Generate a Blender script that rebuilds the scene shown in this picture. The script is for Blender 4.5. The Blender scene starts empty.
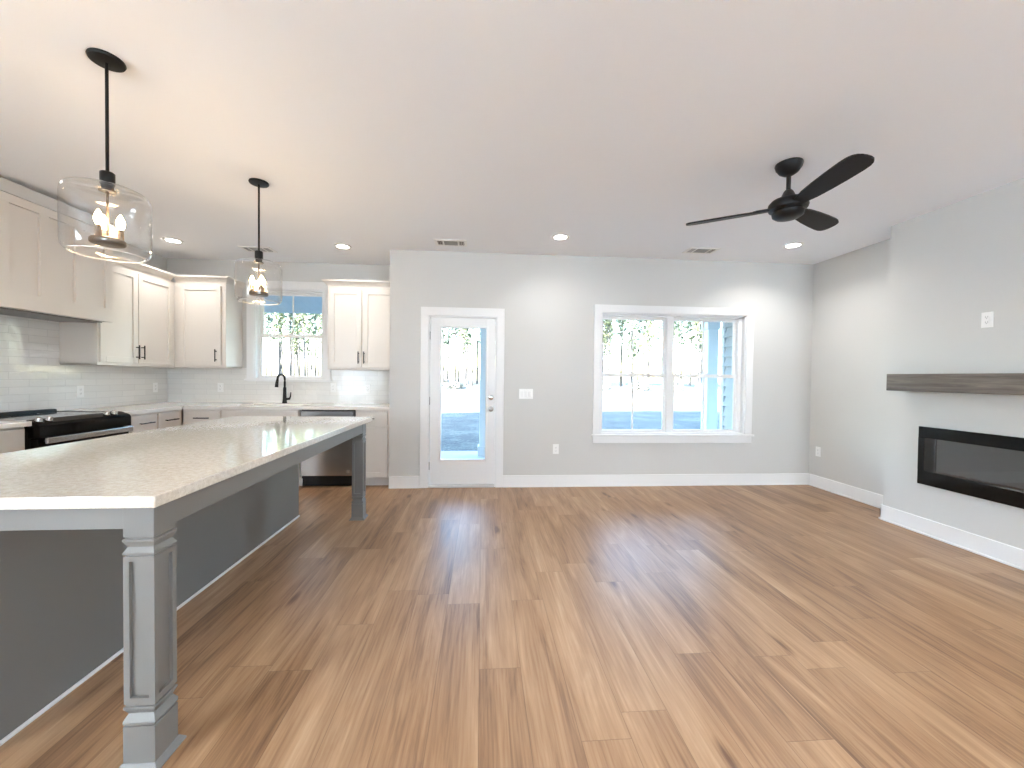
import bpy, bmesh, math, random
from mathutils import Vector, Matrix
C = bpy.context.scene.collection
SC = bpy.context.scene
random.seed(7)
PI = math.pi

# ------------------------------------------------------------------ camera
CAM_F, YAW, PITCH, ROLL, CAM_Z = 397.7172, .0753, -.0178, .0116, 1.2863
def ray(px, py):
    a, b = px-512, py-384
    cr, sr = math.cos(ROLL), math.sin(ROLL)
    u, v = cr*a+sr*b, -sr*a+cr*b
    x, z2 = u/CAM_F, -v/CAM_F
    cp, sp = math.cos(PITCH), math.sin(PITCH)
    y, z = cp-sp*z2, sp+cp*z2
    cy, sy = math.cos(YAW), math.sin(YAW)
    return Vector((cy*x+sy*y, -sy*x+cy*y, z))
fw = ray(512, 384)
rx = (ray(513, 384)-fw).normalized(); uy = (fw-ray(512, 385)).normalized(); bz = -fw.normalized()
cd = bpy.data.cameras.new('camera'); cam = bpy.data.objects.new('camera', cd); C.objects.link(cam)
M4 = Matrix((rx, uy, bz)).transposed().to_4x4(); M4.translation = (0, 0, CAM_Z)
cam.matrix_world = M4
cd.sensor_width = 36; cd.sensor_fit = 'HORIZONTAL'; cd.lens = CAM_F/1024*36
cd.clip_start = .02; cd.clip_end = 500
SC.camera = cam

# ------------------------------------------------------------------ world, sun, exposure
W = bpy.data.worlds.new('sky'); SC.world = W; W.use_nodes = True
nt = W.node_tree; nt.nodes.clear()
sky = nt.nodes.new('ShaderNodeTexSky'); sky.sky_type = 'NISHITA'; sky.sun_disc = False
sky.sun_elevation = math.radians(18); sky.sun_rotation = math.radians(232)
sky.air_density = 1.5; sky.dust_density = 1.2; sky.ozone_density = 5.0
bg = nt.nodes.new('ShaderNodeBackground'); bg.inputs['Strength'].default_value = .85
wo = nt.nodes.new('ShaderNodeOutputWorld')
nt.links.new(sky.outputs[0], bg.inputs[0]); nt.links.new(bg.outputs[0], wo.inputs[0])
sd = bpy.data.lights.new('sun', 'SUN'); sd.energy = 25.0; sd.angle = math.radians(.6); sd.color = (1, .985, .96)
so = bpy.data.objects.new('sun', sd); C.objects.link(so); so.location = (-16, -16, 14)
so.rotation_euler = (math.radians(72), 0, math.radians(-52))
vs = SC.view_settings
vs.view_transform = 'Standard'; vs.look = 'None'; vs.gamma = 1; vs.use_curve_mapping = False
vs.exposure = 1.95
SC.cycles.max_bounces = 10; SC.cycles.diffuse_bounces = 6; SC.cycles.glossy_bounces = 4
SC.cycles.transparent_max_bounces = 24; SC.cycles.sample_clamp_indirect = 6
SC.cycles.caustics_reflective = False; SC.cycles.caustics_refractive = False
CAN_W, CAN_COL = 1.35, (1, .97, .92)
PEND_W, PEND_COL = 1.7, (1, .72, .45)

# ------------------------------------------------------------------ room dimensions (metres, camera above the origin)
XL, XR, XJ, XC = -3.921, 4.045, -1.049, 3.733
D, YK, YF, H = 4.614, 5.278, -4.2, 2.7104
CT = .923          # kitchen worktop height

# ------------------------------------------------------------------ materials
def mat(name, col, rough=.5, metal=0., spec=.5, bump=None, var=None, coat=0.):
    m = bpy.data.materials.new(name); m.use_nodes = True
    n = m.node_tree; p = n.nodes['Principled BSDF']
    p.inputs['Base Color'].default_value = (*col, 1); p.inputs['Roughness'].default_value = rough
    p.inputs['Metallic'].default_value = metal; p.inputs['Specular IOR Level'].default_value = spec
    p.inputs['Coat Weight'].default_value = coat
    tc = n.nodes.new('ShaderNodeTexCoord')
    if var:                                     # (scale, amount) small tone variation
        no = n.nodes.new('ShaderNodeTexNoise'); no.inputs['Scale'].default_value = var[0]; no.inputs['Detail'].default_value = 4
        n.links.new(tc.outputs['Object'], no.inputs['Vector'])
        mx = n.nodes.new('ShaderNodeMix'); mx.data_type = 'RGBA'
        mx.inputs[6].default_value = (*[c*(1-var[1]) for c in col], 1); mx.inputs[7].default_value = (*[min(1, c*(1+var[1])) for c in col], 1)
        n.links.new(no.outputs['Fac'], mx.inputs[0]); n.links.new(mx.outputs[2], p.inputs['Base Color'])
    if bump:                                    # (scale, strength)
        nb = n.nodes.new('ShaderNodeTexNoise'); nb.inputs['Scale'].default_value = bump[0]; nb.inputs['Detail'].default_value = 3
        n.links.new(tc.outputs['Object'], nb.inputs['Vector'])
        b = n.nodes.new('ShaderNodeBump'); b.inputs['Strength'].default_value = bump[1]; b.inputs['Distance'].default_value = .01
        n.links.new(nb.outputs['Fac'], b.inputs['Height']); n.links.new(b.outputs[0], p.inputs['Normal'])
    return m

def emit(name, col, st):
    m = bpy.data.materials.new(name); m.use_nodes = True; n = m.node_tree
    p = n.nodes['Principled BSDF']; p.inputs['Base Color'].default_value = (*col, 1)
    p.inputs['Emission Color'].default_value = (*col, 1); p.inputs['Emission Strength'].default_value = st
    return m

def thin_glass(name, tint, f0=.045, edge=.95, power=5., rough=.0):
    m = bpy.data.materials.new(name); m.use_nodes = True; n = m.node_tree; n.nodes.clear()
    t = n.nodes.new('ShaderNodeBsdfTransparent'); t.inputs[0].default_value = (*tint, 1)
    g = n.nodes.new('ShaderNodeBsdfGlossy'); g.inputs['Roughness'].default_value = rough
    f = n.nodes.new('ShaderNodeLayerWeight'); f.inputs['Blend'].default_value = .5
    pw = n.nodes.new('ShaderNodeMath'); pw.operation = 'POWER'; pw.inputs[1].default_value = power
    mu = n.nodes.new('ShaderNodeMath'); mu.operation = 'MULTIPLY_ADD'; mu.inputs[1].default_value = edge; mu.inputs[2].default_value = f0; mu.use_clamp = True
    mix = n.nodes.new('ShaderNodeMixShader'); o = n.nodes.new('ShaderNodeOutputMaterial')
    n.links.new(f.outputs['Facing'], pw.inputs[0]); n.links.new(pw.outputs[0], mu.inputs[0]); n.links.new(mu.outputs[0], mix.inputs[0])
    n.links.new(t.outputs[0], mix.inputs[1]); n.links.new(g.outputs[0], mix.inputs[2])
    n.links.new(mix.outputs[0], o.inputs[0])
    return m

def N(n, t, **kw):
    x = n.nodes.new(t)
    for k, v in kw.items(): setattr(x, k, v)
    return x
def math_node(n, op, a, b=None, clamp=False):
    x = N(n, 'ShaderNodeMath', operation=op); x.use_clamp = clamp
    for i, s in enumerate((a, b)):
        if s is None: continue
        if isinstance(s, (int, float)): x.inputs[i].default_value = s
        else: n.links.new(s, x.inputs[i])
    return x.outputs[0]
def ramp(n, fac, stops):
    r = N(n, 'ShaderNodeValToRGB'); e = r.color_ramp.elements
    e[0].position, e[0].color = stops[0][0], (*stops[0][1], 1)
    e[1].position, e[1].color = stops[-1][0], (*stops[-1][1], 1)
    for p, c in stops[1:-1]:
        q = e.new(p); q.color = (*c, 1)
    n.links.new(fac, r.inputs[0]); return r.outputs[0]

def floor_material():
    m = bpy.data.materials.new('vinyl_plank'); m.use_nodes = True; n = m.node_tree; p = n.nodes['Principled BSDF']
    tc = N(n, 'ShaderNodeTexCoord'); sp = N(n, 'ShaderNodeSeparateXYZ'); n.links.new(tc.outputs['Object'], sp.inputs[0])
    PW, PL = .182, 1.22
    xs = math_node(n, 'DIVIDE', sp.outputs[0], PW); row = math_node(n, 'FLOOR', xs)
    wn = N(n, 'ShaderNodeTexWhiteNoise', noise_dimensions='1D'); n.links.new(row, wn.inputs['W'])
    ys = math_node(n, 'ADD', math_node(n, 'DIVIDE', sp.outputs[1], PL), wn.outputs['Value']); col = math_node(n, 'FLOOR', ys)
    cb = N(n, 'ShaderNodeCombineXYZ'); n.links.new(row, cb.inputs[0]); n.links.new(col, cb.inputs[1])
    wn2 = N(n, 'ShaderNodeTexWhiteNoise', noise_dimensions='2D'); n.links.new(cb.outputs[0], wn2.inputs['Vector'])
    rnd = wn2.outputs['Value']
    # grain coordinates: stretched along the plank, shifted per plank
    gv = N(n, 'ShaderNodeCombineXYZ')
    n.links.new(math_node(n, 'ADD', math_node(n, 'MULTIPLY', sp.outputs[0], 11), math_node(n, 'MULTIPLY', rnd, 57)), gv.inputs[0])
    n.links.new(math_node(n, 'ADD', math_node(n, 'MULTIPLY', sp.outputs[1], 1.1), math_node(n, 'MULTIPLY', rnd, 91)), gv.inputs[1])
    g1 = N(n, 'ShaderNodeTexNoise'); g1.inputs['Scale'].default_value = 1.0; g1.inputs['Detail'].default_value = 5; g1.inputs['Roughness'].default_value = .62; g1.inputs['Distortion'].default_value = .9
    n.links.new(gv.outputs[0], g1.inputs['Vector'])
    gv2 = N(n, 'ShaderNodeCombineXYZ')
    n.links.new(math_node(n, 'ADD', math_node(n, 'MULTIPLY', sp.outputs[0], 90), math_node(n, 'MULTIPLY', rnd, 31)), gv2.inputs[0])
    n.links.new(math_node(n, 'MULTIPLY', sp.outputs[1], 3.0), gv2.inputs[1])
    g2 = N(n, 'ShaderNodeTexNoise'); g2.inputs['Scale'].default_value = 1.0; g2.inputs['Detail'].default_value = 3
    n.links.new(gv2.outputs[0], g2.inputs['Vector'])
    f = math_node(n, 'ADD', math_node(n, 'MULTIPLY', g1.outputs['Fac'], .58), math_node(n, 'MULTIPLY', g2.outputs['Fac'], .30))
    f = math_node(n, 'ADD', f, math_node(n, 'MULTIPLY', rnd, .12))
    kv = N(n, 'ShaderNodeCombineXYZ')
    n.links.new(math_node(n, 'ADD', math_node(n, 'MULTIPLY', sp.outputs[0], 5.5), math_node(n, 'MULTIPLY', rnd, 17)), kv.inputs[0])
    n.links.new(math_node(n, 'ADD', math_node(n, 'MULTIPLY', sp.outputs[1], 1.6), math_node(n, 'MULTIPLY', rnd, 29)), kv.inputs[1])
    vo = N(n, 'ShaderNodeTexVoronoi'); vo.inputs['Scale'].default_value = 1.0; n.links.new(kv.outputs[0], vo.inputs['Vector'])
    ks = N(n, 'ShaderNodeSeparateColor'); n.links.new(vo.outputs['Color'], ks.inputs[0])
    knot = math_node(n, 'MULTIPLY', math_node(n, 'SUBTRACT', 1, math_node(n, 'DIVIDE', vo.outputs['Distance'], .17), True), math_node(n, 'GREATER_THAN', ks.outputs[0], .62))
    f = math_node(n, 'SUBTRACT', f, math_node(n, 'MULTIPLY', knot, .28))
    base = ramp(n, f, [(.32, FLOOR_DK), (.47, FLOOR_MD), (.60, FLOOR_LT), (.72, FLOOR_HI)])
    # seams
    fx = math_node(n, 'FRACT', xs); fy = math_node(n, 'FRACT', ys)
    ex = math_node(n, 'MULTIPLY', math_node(n, 'MINIMUM', fx, math_node(n, 'SUBTRACT', 1, fx)), PW)
    ey = math_node(n, 'MULTIPLY', math_node(n, 'MINIMUM', fy, math_node(n, 'SUBTRACT', 1, fy)), PL)
    e = math_node(n, 'MINIMUM', ex, ey)
    seam = math_node(n, 'SUBTRACT', 1, math_node(n, 'DIVIDE', e, .0022), True)
    mx = N(n, 'ShaderNodeMix', data_type='RGBA'); n.links.new(math_node(n, 'MULTIPLY', seam, .55), mx.inputs[0])
    n.links.new(base, mx.inputs[6]); mx.inputs[7].default_value = (.10, .055, .03, 1)
    n.links.new(mx.outputs[2], p.inputs['Base Color'])
    p.inputs['Roughness'].default_value = .36
    n.links.new(math_node(n, 'ADD', .30, math_node(n, 'MULTIPLY', g2.outputs['Fac'], .16)), p.inputs['Roughness'])
    b = N(n, 'ShaderNodeBump'); b.inputs['Strength'].default_value = .12; b.inputs['Distance'].default_value = .004
    n.links.new(math_node(n, 'SUBTRACT', g2.outputs['Fac'], math_node(n, 'MULTIPLY', seam, 1.5)), b.inputs['Height']); n.links.new(b.outputs[0], p.inputs['Normal'])
    return m
FLOOR_DK, FLOOR_MD, FLOOR_LT, FLOOR_HI = (.15, .076, .040), (.325, .186, .098), (.43, .268, .152), (.54, .37, .235)

def tile_material(along):                       # glossy white subway tile; along = 0 (x) or 1 (y)
    m = bpy.data.materials.new('subway_tile'); m.use_nodes = True; n = m.node_tree; p = n.nodes['Principled BSDF']
    tc = N(n, 'ShaderNodeTexCoord'); sp = N(n, 'ShaderNodeSeparateXYZ'); n.links.new(tc.outputs['Object'], sp.inputs[0])
    cb = N(n, 'ShaderNodeCombineXYZ'); n.links.new(sp.outputs[along], cb.inputs[0]); n.links.new(sp.outputs[2], cb.inputs[1])
    br = N(n, 'ShaderNodeTexBrick'); br.offset = .5
    br.inputs['Scale'].default_value = 1; br.inputs['Brick Width'].default_value = .30; br.inputs['Row Height'].default_value = .064
    br.inputs['Mortar Size'].default_value = .0022; br.inputs['Mortar Smooth'].default_value = .3
    br.inputs['Color1'].default_value = (.80, .79, .765, 1); br.inputs['Color2'].default_value = (.75, .74, .715, 1); br.inputs['Mortar'].default_value = (.67, .66, .64, 1)
    n.links.new(cb.outputs[0], br.inputs['Vector']); n.links.new(br.outputs['Color'], p.inputs['Base Color'])
    no = N(n, 'ShaderNodeTexNoise'); no.inputs['Scale'].default_value = 16; n.links.new(tc.outputs['Object'], no.inputs['Vector'])
    h = math_node(n, 'SUBTRACT', math_node(n, 'MULTIPLY', no.outputs['Fac'], .9), math_node(n, 'MULTIPLY', br.outputs['Fac'], .35))
    b = N(n, 'ShaderNodeBump'); b.inputs['Strength'].default_value = .45; b.inputs['Distance'].default_value = .006
    n.links.new(h, b.inputs['Height']); n.links.new(b.outputs[0], p.inputs['Normal'])
    p.inputs['Roughness'].default_value = .13
    return m

def quartz_material():
    m = bpy.data.materials.new('speckled_quartz'); m.use_nodes = True; n = m.node_tree; p = n.nodes['Principled BSDF']
    tc = N(n, 'ShaderNodeTexCoord')
    a = N(n, 'ShaderNodeTexNoise'); a.inputs['Scale'].default_value = 170; a.inputs['Detail'].default_value = 2
    b = N(n, 'ShaderNodeTexVoronoi'); b.inputs['Scale'].default_value = 130
    c = N(n, 'ShaderNodeTexNoise'); c.inputs['Scale'].default_value = 60; c.inputs['Detail'].default_value = 3
    for x in (a, b, c): n.links.new(tc.outputs['Object'], x.inputs['Vector'])
    base = ramp(n, c.outputs['Fac'], [(.35, (.62, .565, .485)), (.65, (.73, .68, .60))])
    spk = ramp(n, a.outputs['Fac'], [(.30, (1, 1, 1)), (.36, (0, 0, 0))])
    mx = N(n, 'ShaderNodeMix', data_type='RGBA'); n.links.new(math_node(n, 'MULTIPLY', spk, .55), mx.inputs[0])
    n.links.new(base, mx.inputs[6]); mx.inputs[7].default_value = (.42, .36, .29, 1)
    lt = math_node(n, 'LESS_THAN', b.outputs['Distance'], .16)
    m2 = N(n, 'ShaderNodeMix', data_type='RGBA'); n.links.new(math_node(n, 'MULTIPLY', lt, .6), m2.inputs[0])
    n.links.new(mx.outputs[2], m2.inputs[6]); m2.inputs[7].default_value = (.92, .91, .88, 1)
    n.links.new(m2.outputs[2], p.inputs['Base Color']); p.inputs['Roughness'].default_value = .07
    p.inputs['Coat Weight'].default_value = .35; p.inputs['Coat Roughness'].default_value = .03
    return m

def wood_material(name, dk, lt, axis, rough=.5, sc=(2.2, 40, 40)):
    m = bpy.data.materials.new(name); m.use_nodes = True; n = m.node_tree; p = n.nodes['Principled BSDF']
    tc = N(n, 'ShaderNodeTexCoord'); mp = N(n, 'ShaderNodeMapping'); s = [sc[1]]*3; s[axis] = sc[0]; mp.inputs['Scale'].default_value = s
    n.links.new(tc.outputs['Object'], mp.inputs[0])
    no = N(n, 'ShaderNodeTexNoise'); no.inputs['Scale'].default_value = 1; no.inputs['Detail'].default_value = 6; no.inputs['Roughness'].default_value = .65; no.inputs['Distortion'].default_value = .7
    n.links.new(mp.outputs[0], no.inputs['Vector'])
    n.links.new(ramp(n, no.outputs['Fac'], [(.34, dk), (.66, lt)]), p.inputs['Base Color']); p.inputs['Roughness'].default_value = rough
    b = N(n, 'ShaderNodeBump'); b.inputs['Strength'].default_value = .3; b.inputs['Distance'].default_value = .003
    n.links.new(no.outputs['Fac'], b.inputs['Height']); n.links.new(b.outputs[0], p.inputs['Normal'])
    return m

def ground_material():
    m = bpy.data.materials.new('dry_lawn'); m.use_nodes = True; n = m.node_tree; p = n.nodes['Principled BSDF']
    tc = N(n, 'ShaderNodeTexCoord')
    a = N(n, 'ShaderNodeTexNoise'); a.inputs['Scale'].default_value = .9; a.inputs['Detail'].default_value = 9; a.inputs['Roughness'].default_value = .75
    b = N(n, 'ShaderNodeTexNoise'); b.inputs['Scale'].default_value = 14; b.inputs['Detail'].default_value = 4
    for x in (a, b): n.links.new(tc.outputs['Object'], x.inputs['Vector'])
    f = math_node(n, 'ADD', math_node(n, 'MULTIPLY', a.outputs['Fac'], .6), math_node(n, 'MULTIPLY', b.outputs['Fac'], .4))
    n.links.new(ramp(n, f, [(.36, (.03, .034, .032)), (.5, (.08, .08, .07)), (.64, (.17, .165, .14))]), p.inputs['Base Color'])
    p.inputs['Roughness'].default_value = .95
    bu = N(n, 'ShaderNodeBump'); bu.inputs['Strength'].default_value = .8; bu.inputs['Distance'].default_value = .05
    n.links.new(b.outputs['Fac'], bu.inputs['Height']); n.links.new(bu.outputs[0], p.inputs['Normal'])
    return m

WALL = mat('wall_paint', (.60, .595, .58), .75, spec=.3, bump=(180, .03))
CEIL = mat('ceiling_paint', (.865, .885, .92), .85, spec=.2, bump=(120, .04))
TRIM = mat('trim_paint', (.80, .80, .80), .38)
CAB = mat('cabinet_paint', (.69, .645, .595), .36)
GREY = mat('island_grey_paint', (.178, .174, .168), .42, bump=(260, .02))
BLACK = mat('black_metal', (.008, .008, .008), .42, spec=.25)
FANB = mat('fan_black', (.008, .008, .009), .42, spec=.3)
BLADE = mat('fan_blade_black', (.011, .009, .009), .5, spec=.22, bump=(40, .05))
BRONZE = mat('dark_bronze', (.10, .075, .055), .40, metal=.6)
STEEL = mat('stainless_steel', (.50, .48, .46), .27, metal=1.)
STEELD = mat('dark_steel', (.20, .19, .185), .35, metal=1.)
CHROME = mat('chrome', (.72, .72, .72), .12, metal=1.)
PLATE = mat('white_plastic', (.85, .85, .84), .35)
SLOT = mat('dark_slot', (.05, .05, .05), .6)
OVENGL = mat('oven_black_glass', (.004, .004, .004), .12, spec=.18)
COOKTOP = mat('cooktop_glass', (.006, .006, .006), .06, spec=.4)
FIREFR = mat('fireplace_black', (.004, .004, .004), .16, spec=.22)
FIREIN = mat('firebox_grey', (.26, .26, .25), .55)
EMBER = mat('ember_logs', (.13, .085, .06), .8, bump=(40, .6), var=(30, .6))
MANTEL = wood_material('grey_brown_wood', (.085, .070, .058), (.215, .18, .152), 1, .55, (2.0, 34, 34))
QUARTZ = quartz_material()
WORKTOP = mat('white_quartz', (.80, .775, .735), .12, var=(40, .03), coat=.2)
FLOOR = floor_material()
TILE_Y, TILE_X = tile_material(1), tile_material(0)
PANE = thin_glass('window_glass', (.98, .99, .99), .03)
SHADE = thin_glass('pendant_glass', (.985, .98, .97), .07, .9, 2.6, .01)
FILL_CLOTH = bpy.data.materials.new('cool_diffuser_cloth'); FILL_CLOTH.use_nodes = True
_n = FILL_CLOTH.node_tree; _n.nodes.clear(); _t = N(_n, 'ShaderNodeBsdfTranslucent'); _t.inputs[0].default_value = (.70, .81, .93, 1)  # cloth tinted cool so the added fill offsets the floor's warm bounce
_d = N(_n, 'ShaderNodeBsdfDiffuse'); _d.inputs[0].default_value = (.85, .85, .85, 1); _m = N(_n, 'ShaderNodeMixShader'); _m.inputs[0].default_value = .12
_o = N(_n, 'ShaderNodeOutputMaterial'); _n.links.new(_t.outputs[0], _m.inputs[1]); _n.links.new(_d.outputs[0], _m.inputs[2]); _n.links.new(_m.outputs[0], _o.inputs[0])
FGLASS = thin_glass('fireplace_glass', (.75, .75, .75), .05)
BULB = emit('warm_bulb', (1, .72, .38), 20)
LENS = emit('light_lens', (1, .94, .86), 9)
HAINT = mat('blue_porch_paint', (.46, .60, .72), .6)
COLP = mat('porch_white', (.72, .76, .80), .55)
SIDING = mat('grey_siding', (.44, .47, .49), .6)
CONC = mat('concrete', (.48, .48, .47), .85, bump=(30, .2), var=(6, .15))
GROUND = ground_material()
BARK = mat('pine_bark', (.05, .048, .046), .9, bump=(6, .8), var=(3, .3))
NEEDLE = mat('pine_needles', (.05, .075, .045), .7, var=(.8, .5))
NEEDLE2 = mat('yellow_green_leaves', (.10, .12, .06), .7, var=(.8, .4))
BRUSH = mat('dry_brush', (.15, .145, .12), .85, var=(2., .5))
ROOF = mat('roof_shingle', (.12, .12, .12), .9, bump=(20, .3))
HOUSE = mat('house_outside', (.45, .48, .50), .8)

# ------------------------------------------------------------------ mesh helpers
class MB:
    def __init__(s): s.bm = bmesh.new(); s.rnd = False
    def box(s, x0, x1, y0, y1, z0, z1, bev=0., seg=1):
        if x0 > x1: x0, x1 = x1, x0
        if y0 > y1: y0, y1 = y1, y0
        if z0 > z1: z0, z1 = z1, z0
        M = Matrix.Translation(((x0+x1)/2, (y0+y1)/2, (z0+z1)/2)) @ Matrix.Diagonal((x1-x0, y1-y0, z1-z0, 1))
        g = bmesh.ops.create_cube(s.bm, size=1, matrix=M)
        if bev > 0:
            b = min(bev, .45*min(x1-x0, y1-y0, z1-z0))
            ed = list({e for v in g['verts'] for e in v.link_edges})
            bmesh.ops.bevel(s.bm, geom=ed, offset=b, segments=seg, affect='EDGES', profile=.5)
        return s
    def frustum(s, r0, z0, r1, z1):             # rects (x0,x1,y0,y1) at two heights
        v = []
        for (x0, x1, y0, y1), z in ((r0, z0), (r1, z1)):
            v.append([s.bm.verts.new(p) for p in ((x0, y0, z), (x1, y0, z), (x1, y1, z), (x0, y1, z))])
        a, b = v
        s.bm.faces.new(a[::-1]); s.bm.faces.new(b)
        for i in range(4): s.bm.faces.new((a[i], a[(i+1) % 4], b[(i+1) % 4], b[i]))
        return s
    def cyl(s, p0, p1, r0, r1=None, seg=16):
        r1 = r0 if r1 is None else r1; s.rnd = True
        p0, p1 = Vector(p0), Vector(p1); d = p1-p0
        M = Matrix.Translation((p0+p1)/2) @ d.to_track_quat('Z', 'Y').to_matrix().to_4x4()
        bmesh.ops.create_cone(s.bm, cap_ends=True, cap_tris=False, segments=seg, radius1=r0, radius2=r1, depth=d.length, matrix=M)
        return s
    def lathe(s, prof, c=(0, 0, 0), seg=32, M=None):
        rings = []; s.rnd = True
        for r, z in prof:
            if r < 1e-6: ring = [s.bm.verts.new((0, 0, z))]
            else: ring = [s.bm.verts.new((r*math.cos(2*PI*i/seg), r*math.sin(2*PI*i/seg), z)) for i in range(seg)]
            rings.append(ring)
        for a, b in zip(rings, rings[1:]):
            for i in range(seg):
                j = (i+1) % seg
                if len(a) == 1 and len(b) == 1: continue
                if len(a) == 1: s.bm.faces.new((a[0], b[i], b[j]))
                elif len(b) == 1: s.bm.faces.new((a[i], a[j], b[0]))
                else: s.bm.faces.new((a[i], a[j], b[j], b[i]))
        M = M or Matrix.Identity(4)
        for ring in rings:
            for v in ring: v.co = M @ v.co + Vector(c)
        return s
    def prism(s, poly, ax, a, b):               # polygon in the other two axes (cyclic order), extruded along ax
        def P(u, v, t): return {0: (t, u, v), 1: (u, t, v), 2: (u, v, t)}[ax]
        A = [s.bm.verts.new(P(u, v, a)) for u, v in poly]; B = [s.bm.verts.new(P(u, v, b)) for u, v in poly]
        s.bm.faces.new(A); s.bm.faces.new(B[::-1])
        for i in range(len(poly)):
            j = (i+1) % len(poly); s.bm.faces.new((A[j], A[i], B[i], B[j]))
        return s
    def tube(s, pts, r, seg=10):
        pts = [Vector(p) for p in pts]; rings = []; s.rnd = True
        rr = r if isinstance(r, (list, tuple)) else [r]*len(pts)
        up = Vector((0, 0, 1))
        for i, p in enumerate(pts):
            t = (pts[min(i+1, len(pts)-1)]-pts[max(i-1, 0)]).normalized()
            a = t.cross(up)
            if a.length < 1e-3: a = t.cross(Vector((1, 0, 0)))
            a.normalize(); b = t.cross(a)
            rings.append([s.bm.verts.new(p+(a*math.cos(2*PI*k/seg)+b*math.sin(2*PI*k/seg))*rr[i]) for k in range(seg)])
        for A, B in zip(rings, rings[1:]):
            for k in range(seg): s.bm.faces.new((A[k], A[(k+1) % seg], B[(k+1) % seg], B[k]))
        s.bm.faces.new(rings[0]); s.bm.faces.new(rings[-1][::-1])
        return s
    def build(s, name, m, parent=None, w=None, smooth=None, normals=True):
        if smooth is None: smooth = 50 if s.rnd else 18
        if w is not None: bmesh.ops.translate(s.bm, verts=s.bm.verts, vec=-Vector(w))
        if normals: bmesh.ops.recalc_face_normals(s.bm, faces=s.bm.faces)
        me = bpy.data.meshes.new(name); s.bm.to_mesh(me); s.bm.free()
        me.materials.append(m)
        if smooth:
            me.polygons.foreach_set('use_smooth', [True]*len(me.polygons)); me.set_sharp_from_angle(angle=math.radians(smooth))
        o = bpy.data.objects.new(name, me); C.objects.link(o)
        if parent: o.parent = parent
        return o

def tag(o, label=None, cat=None, group=None, kind=None):
    for k, v in (('label', label), ('category', cat), ('group', group), ('kind', kind)):
        if v: o[k] = v
    return o
def thing(name, label, cat, loc=(0, 0, 0), rz=0, group=None):
    o = bpy.data.objects.new(name, None); C.objects.link(o); o.location = loc; o.rotation_euler = (0, 0, rz)
    o.empty_display_size = .1
    return tag(o, label, cat, group)
def struct(name, mb, m, w=None):
    return tag(mb.build(name, m, None, w), kind='structure')
def kids(o): return [c for c in bpy.data.objects if c.parent == o]
def dup(root, loc, label=None, rz=None, scale=None):
    def cp(o, par):
        c = o.copy(); C.objects.link(c); c.parent = par
        for k in tree[o.name]: cp(k, c)
        return c
    tree = {}
    def walk(o):
        tree[o.name] = [c for c in C.objects if c.parent == o]
        for k in tree[o.name]: walk(k)
    walk(root)
    r = cp(root, None); r.location = loc
    if label: r['label'] = label
    if rz is not None: r.rotation_euler = (0, 0, rz)
    if scale: r.scale = scale
    return r

# ------------------------------------------------------------------ room shell
struct('floor', MB().box(XL-.15, XR+.15, YF-.15, YK+.15, -.12, 0), FLOOR)
struct('ceiling', MB().box(XL-.15, XR+.15, YF-.15, YK+.15, H, H+.12), CEIL)
LW = (-3.7, -.9, .45, 2.5)                      # unseen side window added behind the camera for fill light
b = MB(); b.box(XL-.15, XL, YF-.15, LW[0], 0, H); b.box(XL-.15, XL, LW[1], YK+.15, 0, H); b.box(XL-.15, XL, LW[0], LW[1], 0, LW[2]); b.box(XL-.15, XL, LW[0], LW[1], LW[3], H)
struct('wall_left', b, WALL)
struct('wall_right', MB().box(XR, XR+.15, YF-.15, D+.15, 0, H), WALL)
def opening_wall(x0, x1, y0, y1, ops):          # ops sorted: (ox0, ox1, oz0, oz1)
    b = MB(); x = x0
    for a, c, z0, z1 in ops:
        b.box(x, a, y0, y1, 0, H)
        if z0 > 0: b.box(a, c, y0, y1, 0, z0)
        b.box(a, c, y0, y1, z1, H); x = c
    b.box(x, x1, y0, y1, 0, H)
    return b
FW = [(1.3, 3.5, .5, 2.5)]   # unseen front window added behind the camera for fill light
struct('wall_front', opening_wall(XL, XR, YF-.15, YF, FW), WALL)
DO = (-.612, .167, 1.977)                       # door opening x0, x1, top
WO = (1.401, 3.190, .621, 2.060)                # living window opening
KO = (-2.877, -2.030, 1.222, 2.37)             # kitchen window opening
struct('wall_back', opening_wall(XJ, XR, D, D+.15, [(DO[0], DO[1], 0, DO[2]), WO]), WALL)
struct('wall_return', MB().box(XJ, XJ+.15, D+.15, YK+.15, 0, H), WALL)
struct('wall_kitchen', opening_wall(XL, XJ, YK, YK+.15, [KO]), WALL)
struct('wall_chimney', MB().box(XC, XR, 1.15, 3.411, 0, H), WALL)

# baseboards with a small shoe moulding
def baseboard(name, x0, x1, y0, y1, ax, s):     # ax: run axis; s: direction (+/-) the board stands off its wall
    b = MB()
    if ax == 'x':
        yw = y0; b.box(x0, x1, yw, yw+s*.015, 0, .138, .003); b.box(x0, x1, yw+s*.015, yw+s*.028, 0, .018, .006, 2)
    else:
        xw = x0; b.box(xw, xw+s*.015, y0, y1, 0, .138, .003); b.box(xw+s*.015, xw+s*.028, y0, y1, 0, .018, .006, 2)
    return struct(name, b, TRIM)
baseboard('baseboard_back_left', XJ-.001, -.7013, D, D, 'x', -1)
baseboard('baseboard_back', .2537, XR, D, D, 'x', -1)
baseboard('baseboard_right', XR, XR, 3.411, D-.028, 'y', -1)
baseboard('baseboard_chimney', XC, XC, 1.135, 3.426, 'y', -1)
baseboard('baseboard_chimney_side', XC-.015, XR-.028, 3.411, 3.411, 'x', 1)
baseboard('baseboard_left', XL, XL, YF, 2.19, 'y', 1)
baseboard('baseboard_front', XL+.03, XR-.03, YF, YF, 'x', 1)

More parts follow.
